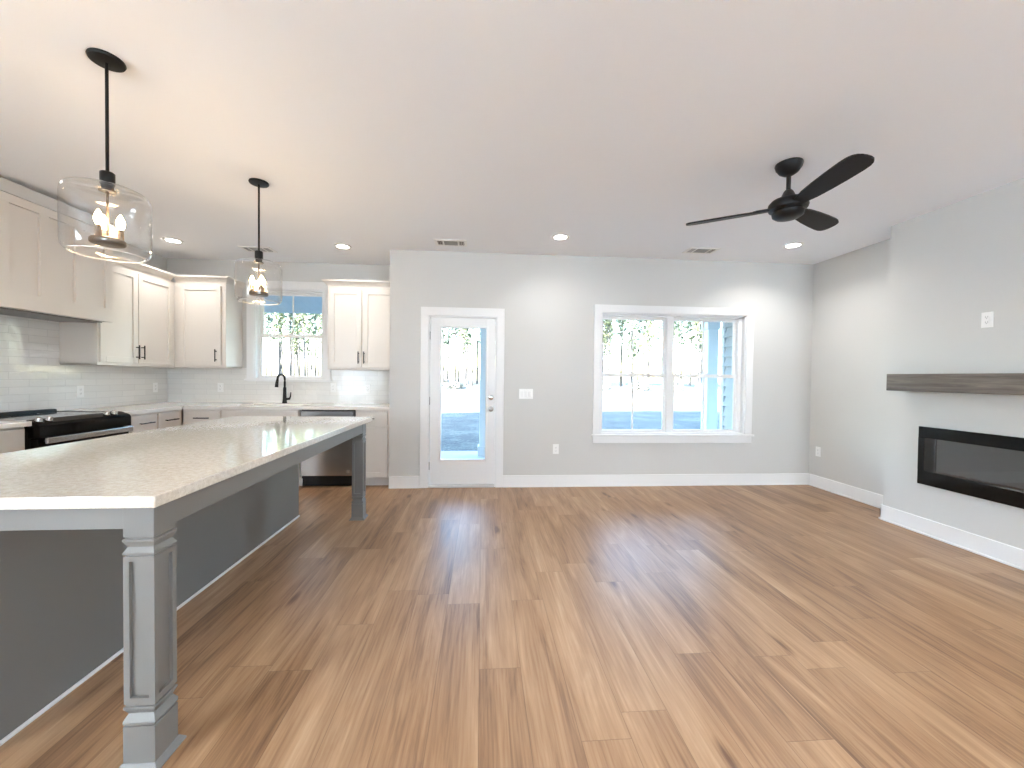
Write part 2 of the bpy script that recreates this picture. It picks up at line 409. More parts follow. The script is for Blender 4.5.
# backsplash tile
b = MB(); b.box(XL, XL+.008, 2.2, YK, CT, 1.36); b.box(XL, XL+.008, 2.95, 4.0, 1.36, 1.80)
struct('wall_tile_left', b, TILE_Y)
b = MB(); b.box(XL+.008, -2.955, YK-.008, YK, CT, 1.36); b.box(-2.955, -1.93, YK-.008, YK, CT, 1.205); b.box(-1.93, XJ, YK-.008, YK, CT, 1.36)
struct('wall_tile_back', b, TILE_X)

# ------------------------------------------------------------------ windows
def window(name, op, y, mull, units, casing, stool_over):
    x0, x1, z0, z1 = op
    b = MB(); cw, ct = casing
    b.box(x0-cw, x0, y-.018, y, z0, z1, .002); b.box(x1, x1+cw, y-.018, y, z0, z1, .002)
    b.box(x0-cw, x1+cw, y-.022, y, z1, z1+ct, .002)
    # jamb liner
    b.box(x0, x0+.012, y, y+.14, z0, z1); b.box(x1-.012, x1, y, y+.14, z0, z1); b.box(x0, x1, y, y+.14, z1-.012, z1)
    b.box(x0, x1, y, y+.14, z0, z0+.012)
    root = struct(name, b, TRIM)
    so = stool_over
    s = MB(); s.box(x0-cw-so, x1+cw+so, y-.045, y+.06, z0-.022, z0, .005, 2).build('window_stool', TRIM, root)
    s = MB(); s.box(x0-cw, x1+cw, y-.016, y, z0-.105 if name == 'window_1' else z0-.03, z0-.022, .003).build('window_apron', TRIM, root)
    yf = y+.07
    fr = MB()
    fr.box(x0+.012, units[0][0]-.03, yf-.015, yf+.06, z0, z1-.012, .003)
    fr.box(units[-1][1]+.03, x1-.012, yf-.015, yf+.06, z0, z1-.012, .003)
    fr.box(x0+.012, x1-.012, yf-.015, yf+.06, z1-.034, z1-.012, .003); fr.box(x0+.012, x1-.012, yf-.015, yf+.06, z0+.012, z0+.03, .003)
    if mull: fr.box(mull[0], mull[1], yf-.02, yf+.06, z0, z1-.012, .003)
    fr.build('window_frame', TRIM, root)
    zm = (z0+z1)/2-.025
    for (a, c) in units:
        mid = (a+c)/2
        up = MB(); yu = yf+.032
        up.box(a-.032, a, yu, yu+.024, zm-.005, z1-.034); up.box(c, c+.032, yu, yu+.024, zm-.005, z1-.034)
        up.box(a, c, yu, yu+.024, z1-.066, z1-.034); up.box(a, c, yu, yu+.024, zm-.005, zm+.03)
        up.box(mid-.008, mid+.008, yu+.008, yu+.02, zm+.03, z1-.06)
        u = up.build('upper_sash', TRIM, root)
        MB().box(a-.004, c+.004, yu+.012, yu+.016, zm+.026, z1-.062).build('pane', PANE, u)
        lo = MB(); yl = yf
        lo.box(a-.032, a, yl, yl+.026, z0+.03, zm+.03, .002); lo.box(c, c+.032, yl, yl+.026, z0+.03, zm+.03, .002)
        lo.box(a, c, yl, yl+.026, z0+.02, z0+.046, .002); lo.box(a, c, yl, yl+.026, zm-.012, zm+.03, .002)
        lo.box(mid-.008, mid+.008, yl+.008, yl+.02, z0+.04, zm)
        l = lo.build('lower_sash', TRIM, root)
        MB().box(a-.004, c+.004, yl+.012, yl+.016, z0+.042, zm-.008).build('pane', PANE, l)
        lk = MB(); lk.box(mid-.03, mid+.03, yl-.004, yl+.03, zm+.03, zm+.042, .003); lk.build('sash_lock', TRIM, l)
    return root
window('window_1', WO, D, (2.228, 2.302), [(1.447, 2.196), (2.334, 3.098)], (.09, .088), .015)
window('window_2', KO, YK, None, [(-2.825, -2.092)], (.09, .095), .02)

for i, (x0, x1, z0, z1) in enumerate(FW):
    b = MB()
    for a, c in ((x0-.09, x0), (x1, x1+.09)): b.box(a, c, YF, YF+.018, z0, z1, .002)
    b.box(x0-.09, x1+.09, YF, YF+.02, z1, z1+.09, .002); b.box(x0-.1, x1+.1, YF, YF+.045, z0-.022, z0, .004); b.box(x0-.09, x1+.09, YF, YF+.016, z0-.11, z0-.022, .002)
    for a, c in ((x0, x0+.05), (x1-.05, x1), ((x0+x1)/2-.05, (x0+x1)/2+.05)): b.box(a, c, YF-.11, YF-.05, z0, z1)
    b.box(x0, x1, YF-.11, YF-.05, z0, z0+.05); b.box(x0, x1, YF-.11, YF-.05, z1-.05, z1); b.box(x0, x1, YF-.10, YF-.06, (z0+z1)/2-.02, (z0+z1)/2+.02)
    w = struct('window_%d' % (i+3), b, TRIM)  # out of view, added to let sun fill the room
    MB().box(x0+.04, x1-.04, YF-.083, YF-.079, z0+.04, z1-.04).build('pane', PANE, w)
    cl_ = MB(); cl_.bm.faces.new([cl_.bm.verts.new(p) for p in ((x0+.005, YF-.03, z0+.01), (x1-.005, YF-.03, z0+.01), (x1-.005, YF-.03, z1-.005), (x0+.005, YF-.03, z1-.005))])
    cl_.build('fill_diffuser', FILL_CLOTH, w)  # sunlit sheet added to spread soft fill light

y0, y1, z0, z1 = LW
b = MB()
for a, c in ((y0-.09, y0), (y1, y1+.09)): b.box(XL, XL+.018, a, c, z0, z1, .002)
b.box(XL, XL+.02, y0-.09, y1+.09, z1, z1+.09, .002); b.box(XL, XL+.045, y0-.1, y1+.1, z0-.022, z0, .004); b.box(XL, XL+.016, y0-.09, y1+.09, z0-.11, z0-.022, .002)
for a, c in ((y0, y0+.05), (y1-.05, y1), ((y0+y1)/2-.05, (y0+y1)/2+.05)): b.box(XL-.11, XL-.05, a, c, z0, z1)
b.box(XL-.11, XL-.05, y0, y1, z0, z0+.05); b.box(XL-.11, XL-.05, y0, y1, z1-.05, z1)
w = struct('window_5', b, TRIM)  # added out of view to brighten right wall and ceiling
MB().box(XL-.083, XL-.079, y0+.04, y1-.04, z0+.04, z1-.04).build('pane', PANE, w)
cl_ = MB(); cl_.bm.faces.new([cl_.bm.verts.new(p) for p in ((XL-.03, y0+.005, z0+.01), (XL-.03, y1-.005, z0+.01), (XL-.03, y1-.005, z1-.005), (XL-.03, y0+.005, z1-.005))])
cl_.build('fill_diffuser', FILL_CLOTH, w)  # second sunlit sheet, added as a soft fill source

# ------------------------------------------------------------------ patio door
b = MB(); a, c, t = DO
b.box(-.7013, a, D-.018, D, 0, t, .002); b.box(c, .2537, D-.018, D, 0, t, .002); b.box(-.7013, .2537, D-.018, D, t, 2.0726, .002)
b.box(a, a+.012, D, D+.15, 0, t); b.box(c-.012, c, D, D+.15, 0, t); b.box(a, c, D, D+.15, t-.012, t)
door = struct('door_1', b, TRIM)
ys = D+.012
GX0, GX1, GZ0, GZ1 = -.474, .046, .318, 1.850
s = MB(); s.box(a+.017, GX0, ys, ys+.044, .035, t-.017, .002); s.box(GX1, c-.017, ys, ys+.044, .035, t-.017, .002)
s.box(GX0, GX1, ys, ys+.044, GZ1, t-.017); s.box(GX0, GX1, ys, ys+.044, .035, GZ0)
slab = s.build('door_panel', TRIM, door)
s = MB()
for (x0, x1, z0, z1) in ((GX0-.018, GX0+.006, GZ0-.018, GZ1+.018), (GX1-.006, GX1+.018, GZ0-.018, GZ1+.018), (GX0, GX1, GZ0-.018, GZ0+.006), (GX0, GX1, GZ1-.006, GZ1+.018)):
    s.box(x0, x1, ys-.006, ys+.05, z0, z1, .004)
s.build('glass_frame', TRIM, slab)
MB().box(GX0+.001, GX1-.001, ys+.018, ys+.024, GZ0, GZ1).build('pane', PANE, slab)
MB().box(a+.012, c-.012, D-.02, D+.14, 0, .03, .006).build('door_sill', mat('pale_sill', (.62, .62, .61), .4), door)
RY = Matrix.Rotation(PI/2, 4, 'X')              # lathe axis z -> -y
s = MB().lathe([(0, 0), (.030, 0), (.031, .006), (.026, .012), (.012, .014), (.012, .034), (.022, .040), (.028, .052), (.025, .066), (.012, .072), (0, .073)], (.106, ys, .911), 24, RY)
tag(s.build('door_knob', mat('satin_nickel', (.42, .41, .40), .3, 1.), slab), label='satin nickel round door knob')
s = MB().lathe([(0, 0), (.030, 0), (.031, .006), (.024, .012), (0, .013)], (.106, ys, 1.045), 24, RY); s.box(.100, .112, ys-.03, ys-.012, 1.028, 1.062, .003)
tag(s.build('deadbolt', CHROME, slab), label='bright round deadbolt turn')
for z in (.25, 1.0, 1.75): MB().cyl((a+.012, ys-.004, z-.045), (a+.012, ys-.004, z+.045), .006, seg=8).build('hinge', STEELD, door)

# ------------------------------------------------------------------ ceiling fixtures
def ceiling_light(x, y, label):
    r = thing('recessed_light', label, 'ceiling light', (x, y, H-.006), 0, 'recessed ceiling lights')
    MB().lathe([(.062, .001), (.064, -.004), (.088, -.005), (.092, 0), (.092, .005), (.062, .005)], seg=36).build('trim_ring', TRIM, r)
    MB().lathe([(0, .0), (.063, .0), (.063, .004), (0, .004)], seg=36).build('lens', LENS, r)
    ld = bpy.data.lights.new('downlight', 'AREA'); ld.shape = 'DISK'; ld.size = .12; ld.energy = CAN_W; ld.color = CAN_COL; ld.spread = math.radians(140)
    lo = bpy.data.objects.new('downlight', ld); C.objects.link(lo); lo.parent = r; lo.location = (0, 0, -.012)
    return r
BOOSTED = None
cl = ceiling_light(-3.315, 4.55, 'lit recessed ceiling light above the upper corner cabinet at far left of the kitchen')
BOOSTED = [c for c in C.objects if c.parent == cl and c.type == 'LIGHT'][0].data.copy(); BOOSTED.energy = CAN_W*2.1
for x, y, l in ((-1.55, 4.55, 'lit recessed ceiling light between the second pendant and the door wall corner'),
                (.776, 4.0, 'lit recessed ceiling light above the wall between door and double window'),
                (3.253, 3.98, 'lit recessed ceiling light behind the black fan near the right wall'),  # the six below are unseen, added for overall brightness
                (.776, 1.1, 'added unseen recessed fill light in the middle of the living room overhead'),
                (3.10, 1.1, 'added unseen recessed fill light overhead in front of the fireplace wall'),
                (-.3, -1.4, 'added unseen recessed fill light overhead behind the island end'),
                (2.6, -1.4, 'added unseen recessed fill light overhead at the front right of the room'),
                (-2.9, -1.2, 'added unseen recessed fill light overhead at the front left of the room'),
                (-3.0, 2.2, 'added unseen recessed fill light overhead between the island and the range wall')):
    q = dup(cl, (x, y, H-.006), l)
    if x > 2 or y < 2:                          # right-hand and unseen lights boosted to brighten right wall and ceiling
        for o_ in C.objects:
            if o_.parent == q and o_.type == 'LIGHT': o_.data = BOOSTED

def vent(x, y, label):
    r = thing('ceiling_vent', label, 'air vent', (x, y, H-.004), 0, 'ceiling air vents')
    f = MB(); f.box(-.17, -.14, -.095, .095, -.006, .004, .002); f.box(.14, .17, -.095, .095, -.006, .004, .002)
    f.box(-.14, .14, -.095, -.065, -.006, .004, .002); f.box(-.14, .14, .065, .095, -.006, .004, .002)
    f.box(-.085, -.072, -.065, .065, -.006, .002); f.box(.072, .085, -.065, .065, -.006, .002)
    f.build('vent_frame', PLATE, r)
    MB().box(-.14, .14, -.065, .065, .001, .004).build('vent_backing', SLOT, r)
    sl = MB()
    for i in range(7):
        yy = -.056+i*.0187; sl.prism([(yy-.004, -.006), (yy+.002, -.006), (yy+.007, .001), (yy+.001, .001)], 0, -.072, .072)
    for sx in (-1, 1):
        for i in range(3):
            xx = sx*.092+sx*i*.018; sl.prism([(xx-.003*sx, -.006), (xx+.003*sx, -.006), (xx+.007*sx, .001), (xx+.001*sx, .001)], 1, -.065, .065)
    sl.build('vent_louvers', mat('vent_grey', (.45, .45, .45), .5), r)
    return r
v1 = vent(-.345, 4.30, 'white ceiling air register above the glass door')
dup(v1, (2.40, 4.25, H-.004), 'white ceiling air register near the fan, above the double window')
dup(v1, (-2.56, 4.76, H-.004), 'ceiling air register seen behind the stem of the farther pendant')

# ------------------------------------------------------------------ pendants
def pendant(x, y, label):
    r = thing('pendant_light', label, 'pendant lamp', (x, y, 1.80), 0, 'glass pendants over the island')
    T = H-1.80
    MB().lathe([(0, T), (.064, T), (.066, T-.006), (.062, T-.014), (.03, T-.018), (0, T-.02)], seg=36).build('canopy', BLACK, r)
    MB().cyl((0, 0, .395), (0, 0, T-.015), .0065, seg=12).build('stem', BLACK, r)
    MB().lathe([(0, .400), (.022, .400), (.0265, .396), (.0265, .345), (.022, .338), (.022, .322), (.030, .318), (.030, .312), (0, .312)], seg=24).build('socket_cap', BLACK, r)
    sh = MB().lathe([(.027, .332), (.06, .329), (.115, .321), (.138, .311), (.149, .294), (.152, .275), (.152, .065), (.149, .045), (.141, .031), (.128, .025)], seg=56)
    g = sh.build('glass_shade', SHADE, r, smooth=60)
    MB().lathe([(.128, .022), (.1315, .023), (.1315, .027), (.128, .028), (.1245, .027), (.1245, .023), (.128, .022)], seg=48).build('shade_rim', mat('glass_rim', (.80, .78, .74), .08, spec=.8), g)
    p = MB().lathe([(0, .072), (.058, .072), (.062, .076), (.062, .092), (.058, .096), (0, .096)], seg=36)
    p.cyl((0, 0, .09), (0, 0, .36), .0045, seg=10)
    pl = p.build('candle_platter', BRONZE, r)
    for k in range(3):
        an = 2*PI*k/3+.5; px, py = .043*math.cos(an), .043*math.sin(an)
        MB().lathe([(0, .096), (.0115, .096), (.0115, .145), (.009, .147), (0, .147)], (px, py, 0), 14).build('candle_sleeve', mat('candle_sleeve_bronze', (.16, .12, .09), .4, .5), pl)
        MB().lathe([(0, .147), (.008, .147), (.0115, .155), (.0155, .167), (.0165, .177), (.0135, .191), (.008, .204), (.003, .214), (0, .217)], (px, py, 0), 16).build('bulb', BULB, pl)
    ld = bpy.data.lights.new('candle_light', 'POINT'); ld.energy = PEND_W; ld.color = PEND_COL; ld.shadow_soft_size = .035
    lo = bpy.data.objects.new('candle_light', ld); C.objects.link(lo); lo.parent = r; lo.location = (0, 0, .20)
    return r
pn = pendant(-1.718, 1.97, 'nearer clear glass drum pendant on black stem above near end of the island')
dup(pn, (-1.667, 3.113, 1.80), 'farther glass drum pendant hanging in front of the kitchen window', rz=.9)

# ------------------------------------------------------------------ ceiling fan
fan = thing('ceiling_fan', 'black three-blade ceiling fan on short downrod', 'ceiling fan', (2.0, 2.5, 2.382))
T = H-2.382
MB().lathe([(0, T), (.078, T), (.080, T-.008), (.074, T-.03), (.055, T-.058), (.03, T-.075), (.016, T-.08), (0, T-.08)], seg=36).build('canopy', FANB, fan)
MB().cyl((0, 0, .13), (0, 0, T-.07), .0135, seg=16).build('downrod', FANB, fan)
MB().lathe([(0, .155), (.02, .155), (.028, .145), (.042, .112), (.05, .098), (0, .098)], seg=28).build('rod_collar', mat('collar_dark', (.03, .028, .027), .4), fan)
MB().lathe([(0, .10), (.055, .10), (.095, .088), (.112, .068), (.115, .045), (.110, .030), (.085, .022), (.085, .015), (.092, .008), (.088, -.012), (.070, -.026), (.04, -.033), (0, -.035)], seg=44).build('motor_housing', FANB, fan)
for k, deg in enumerate((-97, 26, 146)):
    bl = MB()
    R0, R1 = .10, .625
    out = []
    hw = [(.085, .030), (.14, .040), (.20, .052), (.30, .061), (.42, .067), (.52, .069), (.565, .066), (.592, .058), (.609, .043), (.618, .023), (.620, 0)]
    up = [(x, w) for x, w in hw]; dn = [(x, -w) for x, w in hw[:-1]][::-1]
    poly = up+dn
    A = [bl.bm.verts.new((x, w, .006)) for x, w in poly]; Bv = [bl.bm.verts.new((x, w, -.006)) for x, w in poly]
    bl.bm.faces.new(A); bl.bm.faces.new(Bv[::-1])
    for i in range(len(poly)):
        j = (i+1) % len(poly); bl.bm.faces.new((A[i], Bv[i], Bv[j], A[j]))
    Mx = Matrix.Rotation(math.radians(deg), 4, 'Z') @ Matrix.Translation((0, 0, .04)) @ Matrix.Rotation(math.radians(-14), 4, 'X')
    bmesh.ops.transform(bl.bm, matrix=Mx, verts=bl.bm.verts)
    bo = bl.build('blade', BLADE, fan)
    br = MB(); br.box(.075, .185, -.022, .022, .004, .014, .004); br.box(.16, .20, -.034, .034, .004, .011, .003)
    bmesh.ops.transform(br.bm, matrix=Mx, verts=br.bm.verts); br.build('blade_bracket', FANB, bo)

# ------------------------------------------------------------------ wall plates
def plate(name, label, cat, loc, rz, gangs, kind, group=None):
    r = thing(name, label, cat, loc, rz, group)
    w = .07+.046*(gangs-1)
    MB().box(-w/2, w/2, -.006, 0, -.0575, .0575, .003, 2).build('cover_plate', PLATE, r)
    for g in range(gangs):
        gx = (g-(gangs-1)/2)*.046
        if kind == 'outlet':
            for sz in (-.0195, .0195):
                q = MB().cyl((gx, -.0055, sz), (gx, -.0085, sz), .0165, seg=18).build('socket', PLATE, r)
                sl = MB(); sl.box(gx-.0075, gx-.0055, -.0092, -.008, sz-.002, sz+.007); sl.box(gx+.0055, gx+.0075, -.0092, -.008, sz-.002, sz+.007); sl.cyl((gx, -.0082, sz-.008), (gx, -.0092, sz-.008), .0025, seg=8)
                sl.build('slots', SLOT, q)
        else:
            MB().box(gx-.0165, gx+.0165, -.010, -.005, -.033, .033, .003).build('rocker', mat('rocker_white', (.80, .80, .79), .35), r)
    return r
G = 'wall outlets'
plate('switch_plate', 'white triple rocker switch plate on wall right of the glass door', 'light switch', (.513, D, 1.09), 0, 3, 'rocker')
plate('wall_outlet', 'low white wall outlet below the triple switch, right of the door', 'outlet', (.873, D, .444), 0, 1, 'outlet', G)
plate('wall_outlet', 'low white outlet on the right wall near the room corner', 'outlet', (XR, 4.48, .43), -PI/2, 1, 'outlet', G)
plate('wall_outlet', 'white outlet high on the fireplace wall above the wooden mantel', 'outlet', (XC, 2.684, 1.75), -PI/2, 1, 'outlet', G)
plate('wall_outlet', 'outlet in the tile right of the range, under the left upper cabinets', 'outlet', (XL+.008, 4.186, 1.095), PI/2, 1, 'outlet', G)
plate('wall_outlet', 'outlet on left tile wall close to the kitchen corner', 'outlet', (XL+.008, 5.08, 1.11), PI/2, 1, 'outlet', G)
plate('wall_outlet', 'outlet in tile below the corner upper cabinet, left of window', 'outlet', (-3.283, YK-.008, 1.11), 0, 1, 'outlet', G)
plate('wall_outlet', 'outlet in tile just right of the faucet, below window sill end', 'outlet', (-1.905, YK-.008, 1.12), 0, 1, 'outlet', G)
plate('wall_outlet', 'outlet in tile below the doors of the right upper cabinet', 'outlet', (-1.476, YK-.008, 1.114), 0, 1, 'outlet', G)

# ------------------------------------------------------------------ kitchen cabinets
def shaker(x0, x1, z0, z1, y=0., rail=.056, t=.02):
    b = MB()
    b.box(x0, x0+rail, y-t, y, z0, z1, .0015); b.box(x1-rail, x1, y-t, y, z0, z1, .0015)
    b.box(x0+rail, x1-rail, y-t, y, z1-rail, z1, .0015); b.box(x0+rail, x1-rail, y-t, y, z0, z0+rail, .0015)
    b.box(x0+rail-.002, x1-rail+.002, y-t+.011, y, z0+rail-.002, z1-rail+.002)
    return b
def slabfront(x0, x1, z0, z1, y=0., t=.02):
    return MB().box(x0, x1, y-t, y, z0, z1, .003)
def pull(cx, cz, y, vertical, L=.145):
    b = MB(); h = L/2
    if vertical:
        b.cyl((cx, y-.032, cz-h), (cx, y-.032, cz+h), .0058, seg=10)
        for s in (-1, 1): b.cyl((cx, y, cz+s*(h-.022)), (cx, y-.032, cz+s*(h-.022)), .0048, seg=8)
    else:
        b.cyl((cx-h, y-.032, cz), (cx+h, y-.032, cz), .0058, seg=10)
        for s in (-1, 1): b.cyl((cx+s*(h-.022), y, cz), (cx+s*(h-.022), y-.032, cz), .0048, seg=8)
    return b
def crown(W, Dp, z, left, right, l0=0., r0=0.):
    b = MB(); lo = lambda o: (-(o if left else 0)+l0, W+(o if right else 0)-r0, -o, Dp)
    b.frustum(lo(.004), z, lo(.004), z+.016); b.frustum(lo(.010), z+.016, lo(.014), z+.024)
    b.frustum(lo(.014), z+.024, lo(.030), z+.044); b.frustum(lo(.030), z+.044, lo(.050), z+.060); b.frustum(lo(.054), z+.060, lo(.054), z+.078)
    return b
def upper_cabinet(label, loc, rz, W, Hc, Dp, doors, cr, filler=0.):
    r = thing('upper_cabinet', label, 'cabinet', loc, rz, 'wall cabinets')
    b = MB(); b.box(0, W, .0, Dp, 0, Hc, .0015)
    b.box(0, W, -.001, Dp, -.006, 0.012, .001)
    b.build('cabinet_body', CAB, r)
    for x0, x1, hx in doors:
        d = shaker(x0, x1, .026, Hc-.03).build('door', CAB, r)
        if hx is not None: pull(hx, .14, -.02, True).build('handle', BLACK, d)
    cr.build('crown_moulding', CAB, r)
    return r
ZU, ZT = 1.357, 2.345
HU = ZT-ZU
# left run: local x runs along +Y, front faces +X
upper_cabinet('white two-door upper cabinet on the left wall beside the range hood', (-3.591, 4.004, ZU), PI/2, .940, HU, .328,
              [(.012, .424, .398), (.430, .884, .462)], crown(.940, .328, HU, False, False, 0, .055))
upper_cabinet('single-door white upper cabinet in the kitchen corner left of the window', (XL, 4.950, ZU), 0, .899, HU, .326,
              [(.392, .850, .805)], crown(.899, .326, HU, False, True, .345))
upper_cabinet('two-door white upper cabinet right of the kitchen window', (-1.858, 4.950, ZU), 0, .806, HU, .326,
              [(.026, .402, .372), (.420, .792, .438)], crown(.806, .326, HU, True, False))

def base_cabinet(label, loc, rz, W, Dp, fronts, toe=True):
    r = thing('base_cabinet', label, 'cabinet', loc, rz, 'base cabinets')
    b = MB(); b.box(0, W, 0, Dp, .10, .889, .0015); b.box(0, W, .07, Dp, 0, .10)
    b.build('cabinet_body', CAB, r)
    for kind, x0, x1, z0, z1, h in fronts:
        if kind == 'drawer': f = slabfront(x0, x1, z0, z1).build('drawer', CAB, r)
        elif kind == 'panel': f = slabfront(x0, x1, z0, z1).build('false_front', CAB, r)
        else: f = shaker(x0, x1, z0, z1).build('door', CAB, r)
        if h == 'c': pull((x0+x1)/2, (z0+z1)/2, -.02, False, .16).build('handle', BLACK, f)
        elif h == 'k': pull((x0+x1)/2, (z0+z1)/2, -.02, False, .07).build('handle', BLACK, f)
        elif h is not None: pull(h, z1-.11, -.02, True).build('handle', BLACK, f)
    return r
DZ = (.712, .872); OZ = (.113, .684)
XB, YB = -3.312, 4.670                          # cabinet face planes
base_cabinet('white base cabinet left of the range with one long drawer', (XB, 2.57, 0), PI/2, .570, .60,
             [('drawer', .012, .556, *DZ, 'c'), ('door', .012, .28, *OZ, .25), ('door', .288, .556, *OZ, .32)])
base_cabinet('white base cabinet between the range and the corner with two drawers', (XB, 3.925, 0), PI/2, .739, .60,
             [('drawer', .082, .372, *DZ, 'c'), ('drawer', .394, .690, *DZ, 'c'), ('door', .082, .372, *OZ, .34), ('door', .394, .690, *OZ, .43)])
base_cabinet('white base cabinet with one drawer in the back run, next to the corner', (-3.305, YB, 0), 0, .410, .60,
             [('drawer', .037, .403, *DZ, 'c'), ('door', .037, .403, *OZ, .375)])
base_cabinet('white sink base cabinet under the kitchen window with a wide blank front', (-2.893, YB, 0), 0, .835, .60,
             [('panel', .010, .826, *DZ, None), ('door', .010, .415, *OZ, .38), ('door', .423, .826, *OZ, .455)])
base_cabinet('narrow white base cabinet between the dishwasher and the door wall', (-1.440, YB, 0), 0, .388, .60,
             [('drawer', .014, .362, *DZ, 'k'), ('door', .014, .362, *OZ, None)])

# worktop (L-shaped, cut round range and sink) -----------------------------------------------
wt = thing('kitchen_worktop', 'white quartz worktop running in an L along both kitchen walls', 'worktop', (-3.6, 4.9, .889))
b = MB(); zz = (.889, CT)
b.box(XL, -3.29, 3.918, 4.652, *zz)
b.box(XL, -2.805, 4.652, YK, *zz); b.box(-2.10, XJ, 4.645, YK, *zz); b.box(-2.805, -2.10, 4.645, 4.78, *zz); b.box(-2.805, -2.10, 5.12, YK, *zz)
b.box(-3.29, -2.805, 4.645, 4.652, *zz)
b.build('worktop_slab', WORKTOP, wt, (-3.6, 4.9, .889))
w2 = MB().box(XL, -3.265, 2.54, 3.146, *zz, .003).build('kitchen_worktop', WORKTOP, None, (-3.6, 2.83, .889)); w2.location = (-3.6, 2.83, .889)
tag(w2, 'short white quartz worktop left of the range, at the frame edge', 'worktop')
# sink & faucet
sk = thing('kitchen_sink', 'stainless undermount sink below the kitchen window', 'sink', (-2.45, 4.95, .70))
b = MB(); x0, x1, y0, y1 = -2.803, -2.102, 4.782, 5.118
b.box(x0, x1, y0, y1, .715, .720); b.box(x0, x0+.004, y0, y1, .72, .888); b.box(x1-.004, x1, y0, y1, .72, .888); b.box(x0, x1, y0, y0+.004, .72, .888); b.box(x0, x1, y1-.004, y1, .72, .888)
b.build('basin', STEEL, sk, (-2.45, 4.95, .70))
MB().lathe([(0, 0), (.04, 0), (.045, .004), (.03, .006), (0, .003)], (-2.45, 4.95, .72), 20).build('drain', CHROME, sk, (-2.45, 4.95, .70))
fx, fy = -2.456, 5.165
fa = thing('kitchen_faucet', 'matte black gooseneck kitchen faucet in front of the window', 'faucet', (fx, fy, CT))
MB().lathe([(0, 0), (.029, 0), (.030, .006), (.027, .012), (.022, .05), (.0195, .12), (.018, .20), (0, .20)], seg=20).build('faucet_body', BLACK, fa)
pts = [(0, 0, .19), (0, 0, .27)]
ang = math.radians(-103)
dx, dy = math.cos(ang), math.sin(ang)
for k in range(0, 11):
    t = PI*k/10; rr = .062; pts.append((dx*(rr-rr*math.cos(t)), dy*(rr-rr*math.cos(t)), .30+rr*math.sin(t)))
MB().tube(pts, .0125, 12).build('spout', BLACK, fa)
e = Vector(pts[-1])
MB().cyl(e, e+Vector((dx*.012, dy*.012, -.055)), .0145, .0185, 14).cyl(e+Vector((dx*.012, dy*.012, -.055)), e+Vector((dx*.016, dy*.016, -.095)), .0185, .020, 14).build('spray_head', BLACK, fa)
MB().cyl((.015, 0, .055), (.062, -.01, .058), .014, seg=12).tube([(.062, -.01, .06), (.075, -.015, .085), (.082, -.018, .14)], [.011, .008, .006], 8).build('lever_handle', BLACK, fa)

# dishwasher
dw = thing('dishwasher', 'stainless steel dishwasher built in right of the sink', 'dishwasher', (-1.748, YB, 0))
o = (-1.748, YB, 0)
MB().box(-2.042, -1.452, YB+.02, YB+.58, .10, .886).build('tub', BLACK, dw, o)
MB().box(-2.038, -1.456, YB-.024, YB+.02, .135, .808, .006, 2).build('door', STEEL, dw, o)
MB().box(-2.038, -1.456, YB-.020, YB+.02, .812, .874, .004).build('control_strip', STEELD, dw, o)
MB().box(-2.038, -1.456, YB+.03, YB+.05, .012, .132).build('toe_panel', BLACK, dw, o)
bd = MB().lathe([(.0235, 0), (.0235, .0015), (.021, .0015), (.021, 0)], (-1.512, YB-.0245, .187), 28, RY)
bd.cyl((-1.512, YB-.0245, .187), (-1.512, YB-.0255, .187), .017, seg=24)
bd.build('round_badge', CHROME, dw, o)

# range
RY0, RY1 = 3.152, 3.913
rg = thing('electric_range', 'black slide-in electric range with stainless handle on the left wall', 'range', (-3.55, 3.523, 0)); o = (-3.55, 3.523, 0)
MB().box(XL+.03, -3.29, RY0+.004, RY1-.004, .05, .905).build('oven_body', BLACK, rg, o)
b = MB(); b.box(XL+.025, -3.305, RY0, RY1, .908, .926, .003); b.build('cooktop', COOKTOP, rg, o)
BR = mat('burner_grey', (.10, .10, .10), .3)
for (cx, cy, rr) in ((-3.72, 3.32, .085), (-3.72, 3.72, .07), (-3.47, 3.32, .07), (-3.47, 3.72, .10)):
    MB().lathe([(rr, .9262), (rr, .9268), (rr-.003, .9268), (rr-.003, .9262)], (cx, cy, 0), 36).build('burner_ring', BR, rg, o)
b = MB(); b.prism([(-3.308, .930), (-3.238, .905), (-3.222, .885), (-3.222, .800), (-3.30, .795)], 1, RY0, RY1); b.build('control_panel', OVENGL, rg, o)
for q in (RY0-.002, RY1-.006): MB().box(-3.905, -3.308, q, q+.008, .918, .931, .001).build('cooktop_trim', STEEL, rg, o)
MB().box(XL+.012, XL+.075, RY0, RY1, .905, .950, .012, 3).build('rear_vent_rail', BLACK, rg, o)
MR = Matrix.Rotation(math.radians(20), 4, 'Y')
for ky in (3.19, 3.262, 3.725, 3.797):
    MB().lathe([(0, 0), (.021, 0), (.022, .004), (.019, .008), (.0175, .026), (.015, .030), (0, .031)], (-3.268, ky, .917), 20, MR).build('knob', STEEL, rg, o)
dr = MB().box(-3.30, -3.235, RY0+.006, RY1-.006, .20, .792, .004).build('oven_door', OVENGL, rg, o)
b = MB(); b.box(-3.208, -3.185, RY0+.02, RY1-.02, .752, .797, .005, 2)
for ky in (RY0+.045, RY1-.045): b.box(-3.235, -3.195, ky-.012, ky+.012, .758, .786, .003)
b.build('handle', STEEL, dr, None)
bpy.data.objects[dr.name]
h = [c for c in C.objects if c.parent == dr][-1]
for v in h.data.vertices: v.co -= Vector(o)
MB().box(-3.30, -3.24, RY0+.006, RY1-.006, .055, .19, .004).build('storage_drawer', OVENGL, rg, o)

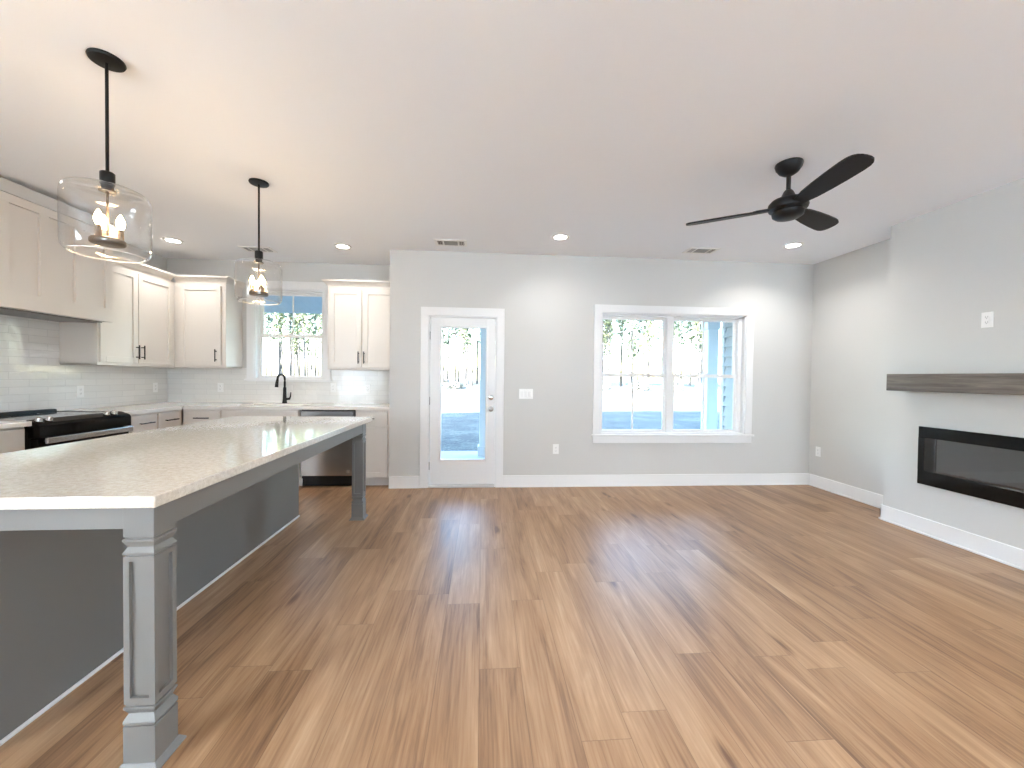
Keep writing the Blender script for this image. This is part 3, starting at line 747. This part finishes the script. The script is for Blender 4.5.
# hood cover
hd = thing('range_hood', 'white panelled box hood above the range, reaching the ceiling', 'range hood', (-3.465, 3.12, 1.752), PI/2)
WH = .88; DH = .455
b = MB(); b.box(0, WH, 0, DH, 0, .90, .0015)
b.build('hood_box', CAB, hd)
# raised shaker grid on the front
b = MB(); t = .019
for x0, x1 in ((0, .066), (.268, .334), (.536, .602), (.81, .88)): b.box(x0, x1, -t, 0, .122, .762, .001)
b.box(0, WH, -t, 0, 0, .122, .001); b.box(0, WH, -t, 0, .762, .825, .001)
b.build('front_panel', CAB, hd)
b = MB(); b.box(0, WH+.004, -t-.004, DH, .828, .921, .002); b.build('top_trim', WALL, hd)
b = MB(); b.box(.05, WH-.05, .03, DH-.06, -.012, .0, .002); b.build('hood_insert', STEELD, hd)

# ------------------------------------------------------------------ island
IX0, IX1, IY0, IY1 = -2.207, -1.003, 1.299, 3.744
ic = thing('island_worktop', 'long speckled cream quartz worktop lying on the island', 'worktop', (-1.6, 2.5, .868))
MB().box(IX0, IX1, IY0, IY1, .868, .9056, .004, 2).build('worktop_slab', QUARTZ, ic, (-1.6, 2.5, .868))
isl = thing('kitchen_island', 'grey painted kitchen island with panelled square corner posts', 'kitchen island', (-1.6, 2.5, 0)); o = (-1.6, 2.5, 0)
BX = -1.6425
b = MB(); b.box(-2.16, BX, 1.40, 3.715, .0, .867, .002); b.build('island_body', GREY, isl, o)
b = MB(); b.box(BX, BX+.012, 1.40, 3.715, 0, .016, .005, 2); b.box(-2.16, BX+.012, 1.388, 1.40, 0, .016, .004); b.build('shoe_moulding', TRIM, isl, o)
LX1, PW = -1.047, .094
b = MB()
b.box(LX1-.02, LX1-.004, 1.44, 3.62, .772, .867, .001)
b.box(BX, LX1-PW+.002, 1.357, 1.375, .784, .867, .001); b.box(-2.16, BX, 1.357, 1.40, .784, .867, .001)
b.box(BX, LX1-PW+.002, 3.68, 3.698, .772, .867, .001)
b.build('apron', GREY, isl, o)
def post(y0):
    x0, x1, y1 = LX1-PW, LX1, y0+PW
    def ring(bb, e, z0, z1, bv=.0): bb.box(x0-e, x1+e, y0-e, y1+e, z0, z1, bv)
    b = MB()
    ring(b, 0, .758, .867, .001); ring(b, -.004, .752, .758)
    ring(b, .002, .742, .752, .002)
    b.frustum((x0+.008, x1-.008, y0+.008, y1-.008), .724, (x0, x1, y0, y1), .742)
    b.frustum((x0, x1, y0, y1), .708, (x0+.008, x1-.008, y0+.008, y1-.008), .724)
    ring(b, .002, .700, .709, .002); ring(b, -.004, .695, .700)
    # core with raised stiles making recessed panels
    ring(b, -.011, .21, .696)
    st = .018; za, zb = .214, .695
    for (ax0, ax1) in ((x0, x0+st), (x1-st, x1)):
        for (ay0, ay1) in ((y0, y0+st), (y1-st, y1)): b.box(ax0, ax1, ay0, ay1, za, zb)
    for (z0, z1) in ((za, za+.020), (zb-.016, zb)):
        b.box(x0+st, x1-st, y0, y0+.013, z0, z1); b.box(x0+st, x1-st, y1-.013, y1, z0, z1); b.box(x0, x0+.013, y0+st, y1-st, z0, z1); b.box(x1-.013, x1, y0+st, y1-st, z0, z1)
    ring(b, -.004, .206, .214); ring(b, .002, .196, .206, .002)
    b.frustum((x0+.008, x1-.008, y0+.008, y1-.008), .180, (x0, x1, y0, y1), .196)
    b.frustum((x0-.003, x1+.003, y0-.003, y1+.003), .158, (x0+.008, x1-.008, y0+.008, y1-.008), .180)
    ring(b, .003, .148, .158, .002); ring(b, -.004, .142, .148)
    ring(b, .002, .018, .142, .001)
    p = b.build('leg', GREY, isl, o)
    s = MB(); s.frustum((x0-.018, x1+.018, y0-.018, y1+.018), 0, (x0-.018, x1+.018, y0-.018, y1+.018), .006); s.frustum((x0-.018, x1+.018, y0-.018, y1+.018), .006, (x0-.004, x1+.004, y0-.004, y1+.004), .024)
    s.build('base_shoe', GREY, p, o)
post(1.353); post(3.604)

# ------------------------------------------------------------------ fireplace & mantel
ef = thing('electric_fireplace', 'long black electric fireplace set in the wall below the mantel', 'fireplace', (XC, 2.35, .42)); o = (XC, 2.35, .42)
FY0, FY1, FZ0, FZ1 = 1.58, 3.107, .422, .908
fx0 = XC-.028
b = MB(); b.box(fx0, XC+.0, FY0, FY1, FZ1-.092, FZ1, .003); b.box(fx0, XC, FY0, FY1, FZ0, FZ0+.118, .003)
b.box(fx0, XC, FY1-.05, FY1, FZ0+.118, FZ1-.092, .002); b.box(fx0, XC, FY0, FY0+.05, FZ0+.118, FZ1-.092, .002)
b.build('outer_frame', FIREFR, ef, o)
b = MB(); b.box(XC-.006, XC-.002, FY0+.05, FY1-.05, FZ0+.118, FZ1-.092); b.build('firebox_back', FIREIN, ef, o)
for q in (FY1-.125, FY0+.05): MB().box(fx0+.004, XC-.004, q, q+.075, FZ0+.118, FZ1-.092).build('firebox_side', FIREFR, ef, o)
b = MB()
rs = random.Random(3); y = FY0+.07
while y < FY1-.07:
    L = rs.uniform(.03, .09); z = FZ0+.120+rs.uniform(0, .008)
    b.cyl((XC-.014, y, z), (XC-.012, y+L, z+rs.uniform(-.005, .008)), rs.uniform(.005, .009), rs.uniform(.004, .008), 7); y += L*.7
b.build('ember_bed', EMBER, ef, o)
MB().box(fx0+.0005, fx0+.003, FY0+.05, FY1-.05, FZ0+.118, FZ1-.092).build('front_glass', FGLASS, ef, o)
mn = MB().box(XC-.165, XC, 1.42, 3.262, 1.205, 1.350, .004, 2).build('mantel_shelf', MANTEL, None, (XC, 2.34, 1.205)); mn.location = (XC, 2.34, 1.205)
tag(mn, 'thick grey-brown wooden mantel beam above the black fireplace', 'mantel')

# ------------------------------------------------------------------ outside
def terrain():
    b = MB(); n = 40; v = {}
    for i in range(n+1):
        for j in range(n+1):
            x = -110+220*i/n; y = -60+230*j/n
            z = -.17 + (.10*math.sin(x*.21+1)*math.cos(y*.17) if y > 16 else 0)
            v[i, j] = b.bm.verts.new((x, y, z))
    for i in range(n):
        for j in range(n): b.bm.faces.new((v[i, j], v[i+1, j], v[i+1, j+1], v[i, j+1]))
    return b
struct('ground', terrain(), GROUND)
struct('porch_slab', MB().box(-.9, 4.4, D+.15, 7.05, -.17, -.03, .01), CONC)
struct('bounce_slab', MB().box(-7, 8, -30, -8.2, -.3, -.06, .01), CONC)  # unseen pale slab added to bounce sunlight in through the front
# house gable with porch eave, ridge raised to lengthen the lawn's shade
b = MB(); b.prism([(-4.7, 2.86), (7.2, 2.86), (7.2, 3.0), (1.4, 8.2), (-4.7, 3.0)], 0, XL-.5, 8.2)
b.prism([(.1, 2.86), (7.2, 2.86), (7.2, 3.0), (1.4, 8.2), (.1, 7.2)], 0, -18, XL-.5)  # unseen left extension added only to block sun from the lawn
struct('roof_with_shade_wing', b, ROOF)
struct('porch_ceiling', MB().box(XJ+.15, 5.2, D+.15, 7.1, 2.76, 2.85), HAINT)
b = MB(); b.box(-.12, 4.3, 6.60, 6.80, 2.46, 2.76, .004); struct('porch_beam', b, COLP)
b = MB(); b.prism([(5.43, 2.60), (6.75, 2.285), (6.75, 2.80), (5.43, 2.80)], 0, -5.2, -1.0)
for i in range(36):
    x = -5.15+i*.115; b.prism([(5.43, 2.597), (6.75, 2.282), (6.75, 2.29), (5.43, 2.605)], 0, x, x+.1)
struct('eave_soffit', b, HAINT)
def porch_column(x, label):
    r = thing('porch_column', label, 'column', (x, 6.70, -.03), 0, 'porch columns')
    MB().box(-.095, .095, -.095, .095, .16, 2.30, .004).build('shaft', COLP, r)
    MB().box(-.12, .12, -.12, .12, 0, .16, .006).build('base', COLP, r)
    c = MB(); c.box(-.115, .115, -.115, .115, 2.18, 2.30, .006); c.box(-.125, .125, -.125, .125, 2.30, 2.49, .006); c.build('capital', COLP, r)
    return r
pc = porch_column(.06, 'square porch column seen through the glass of the door')
dup(pc, (3.985, 6.70, -.03), 'square porch column seen through the right half of the double window')
# sided wing of the house by the right window
b = MB(); b.box(3.62, 5.2, D+.15, 5.70, -.17, 2.76)
b2 = MB()
for i in range(20):
    z = -.12+i*.145
    b2.prism([(3.572, z), (3.622, z), (3.622, z+.15), (3.612, z+.15)], 1, D+.15, 5.70)
wing = tag(b.build('house_wing', HOUSE), kind='structure')
b2.build('lap_siding', SIDING, wing)
MB().box(3.575, 3.65, 5.66, 5.73, -.15, 2.76, .004).build('corner_board', COLP, wing)

def pine(name, label, seed, h, crown0, leaf, nblob, spread):
    rs = random.Random(seed)
    r = thing(name, label, 'tree', (0, 60, -.2), 0, 'trees beyond the lawn')
    pts = []; k = 9; lx, ly = rs.uniform(-.5, .5), rs.uniform(-.4, .4)
    for i in range(k):
        t = i/(k-1); pts.append((lx*t*t+rs.uniform(-.06, .06), ly*t*t+rs.uniform(-.06, .06), h*t))
    tb = MB().tube(pts, [.19*(1-.85*i/(k-1))+.015 for i in range(k)], 8)
    for i in range(16):
        z = rs.uniform(crown0*.6, h*.93); a = rs.uniform(0, 2*PI); L = spread*rs.uniform(.3, .9)*(1.1-z/h)
        tb.tube([(lx*(z/h)**2, ly*(z/h)**2, z), (lx+math.cos(a)*L*.5, ly+math.sin(a)*L*.5, z+.25), (lx+math.cos(a)*L, ly+math.sin(a)*L, z+.3)], [.05, .03, .012], 5)
    tb.build('trunk', BARK, r)
    cb = MB()
    for i in range(nblob):
        t = rs.random()**.8; z = crown0+(h-crown0)*t
        R = spread*(1-.75*t)*math.sqrt(rs.random())*(.4 if t < .1 else 1); a = rs.uniform(0, 2*PI)
        c = Vector((lx*t+R*math.cos(a), ly*t+R*math.sin(a), z)); s = rs.uniform(.14, .42)
        ax = [Vector((rs.gauss(0, 1), rs.gauss(0, 1), rs.gauss(0, .7))).normalized()*s*rs.uniform(.5, 1.2) for _ in range(3)]
        vs_ = [cb.bm.verts.new(c+p) for p in (ax[0], ax[1], -ax[0], -ax[1], ax[2]*.6, -ax[2]*.6)]
        for q in range(4):
            cb.bm.faces.new((vs_[q], vs_[(q+1) % 4], vs_[4])); cb.bm.faces.new((vs_[(q+1) % 4], vs_[q], vs_[5]))
    cb.build('crown', leaf, r, smooth=0)
    return r
TL = ('tall slender pine with dark needles in the woods beyond the lawn', 'young bare-stemmed tree with yellow-green leaves at the wood edge', 'thin pine with sparse high crown in the woods beyond the lawn')
protos = [pine('pine_tree', TL[0], 1, 18, 7.5, NEEDLE, 380, 1.7), pine('young_tree', TL[1], 2, 13, 6.0, NEEDLE2, 240, 1.5), pine('thin_pine', TL[2], 5, 20, 11, NEEDLE, 330, 1.6)]
rs = random.Random(12); used = [False]*3; made = 0; spots = []
while made < 170:
    y = rs.uniform(52, 100); tx = rs.uniform(-.66, .80); x = tx*y
    if any((x-a)**2+(y-b_)**2 < 12.5 for a, b_ in spots): continue
    spots.append((x, y)); k = rs.choice((0, 0, 1, 2, 2)); sc = rs.uniform(.8, 1.1); rz = rs.uniform(0, 6.28)
    if not used[k]: t = protos[k]; used[k] = True; t.location = (x, y, -.25); t.rotation_euler = (0, 0, rz); t.scale = (sc, sc, sc)
    else: t = dup(protos[k], (x, y, -.25), rz=rz, scale=(sc, sc, sc))
    made += 1
# low brush along the wood edge
def brush(seed):
    rs_ = random.Random(seed); b = MB()
    for i in range(150):
        a = rs_.uniform(0, 2*PI); R = 1.7*math.sqrt(rs_.random()); z = rs_.uniform(0, 1.1*(1-(R/1.9)**2)+.1); s = rs_.uniform(.08, .25)
        c = Vector((R*math.cos(a), R*math.sin(a), z))
        vs_ = [b.bm.verts.new(c+Vector((rs_.gauss(0, s), rs_.gauss(0, s), rs_.gauss(0, s)))) for _ in range(4)]
        for q in ((0, 1, 2), (0, 2, 3), (0, 3, 1), (1, 3, 2)): b.bm.faces.new([vs_[w] for w in q])
    return b
bo = tag(brush(4).build('brush_clump', BRUSH, None, smooth=0), 'low dry brush clump at the foot of the woods', 'shrub', 'brush along the wood edge')
bo.location = (-34, 48, -.2)
for i in range(1, 15):
    c = bo.copy(); C.objects.link(c); y = rs.uniform(46.5, 49.5); c.location = ((-.64+1.42*i/15)*y, y, -.2); c.rotation_euler = (0, 0, rs.uniform(0, 6)); q = rs.uniform(.6, .95); c.scale = (q, q, q)
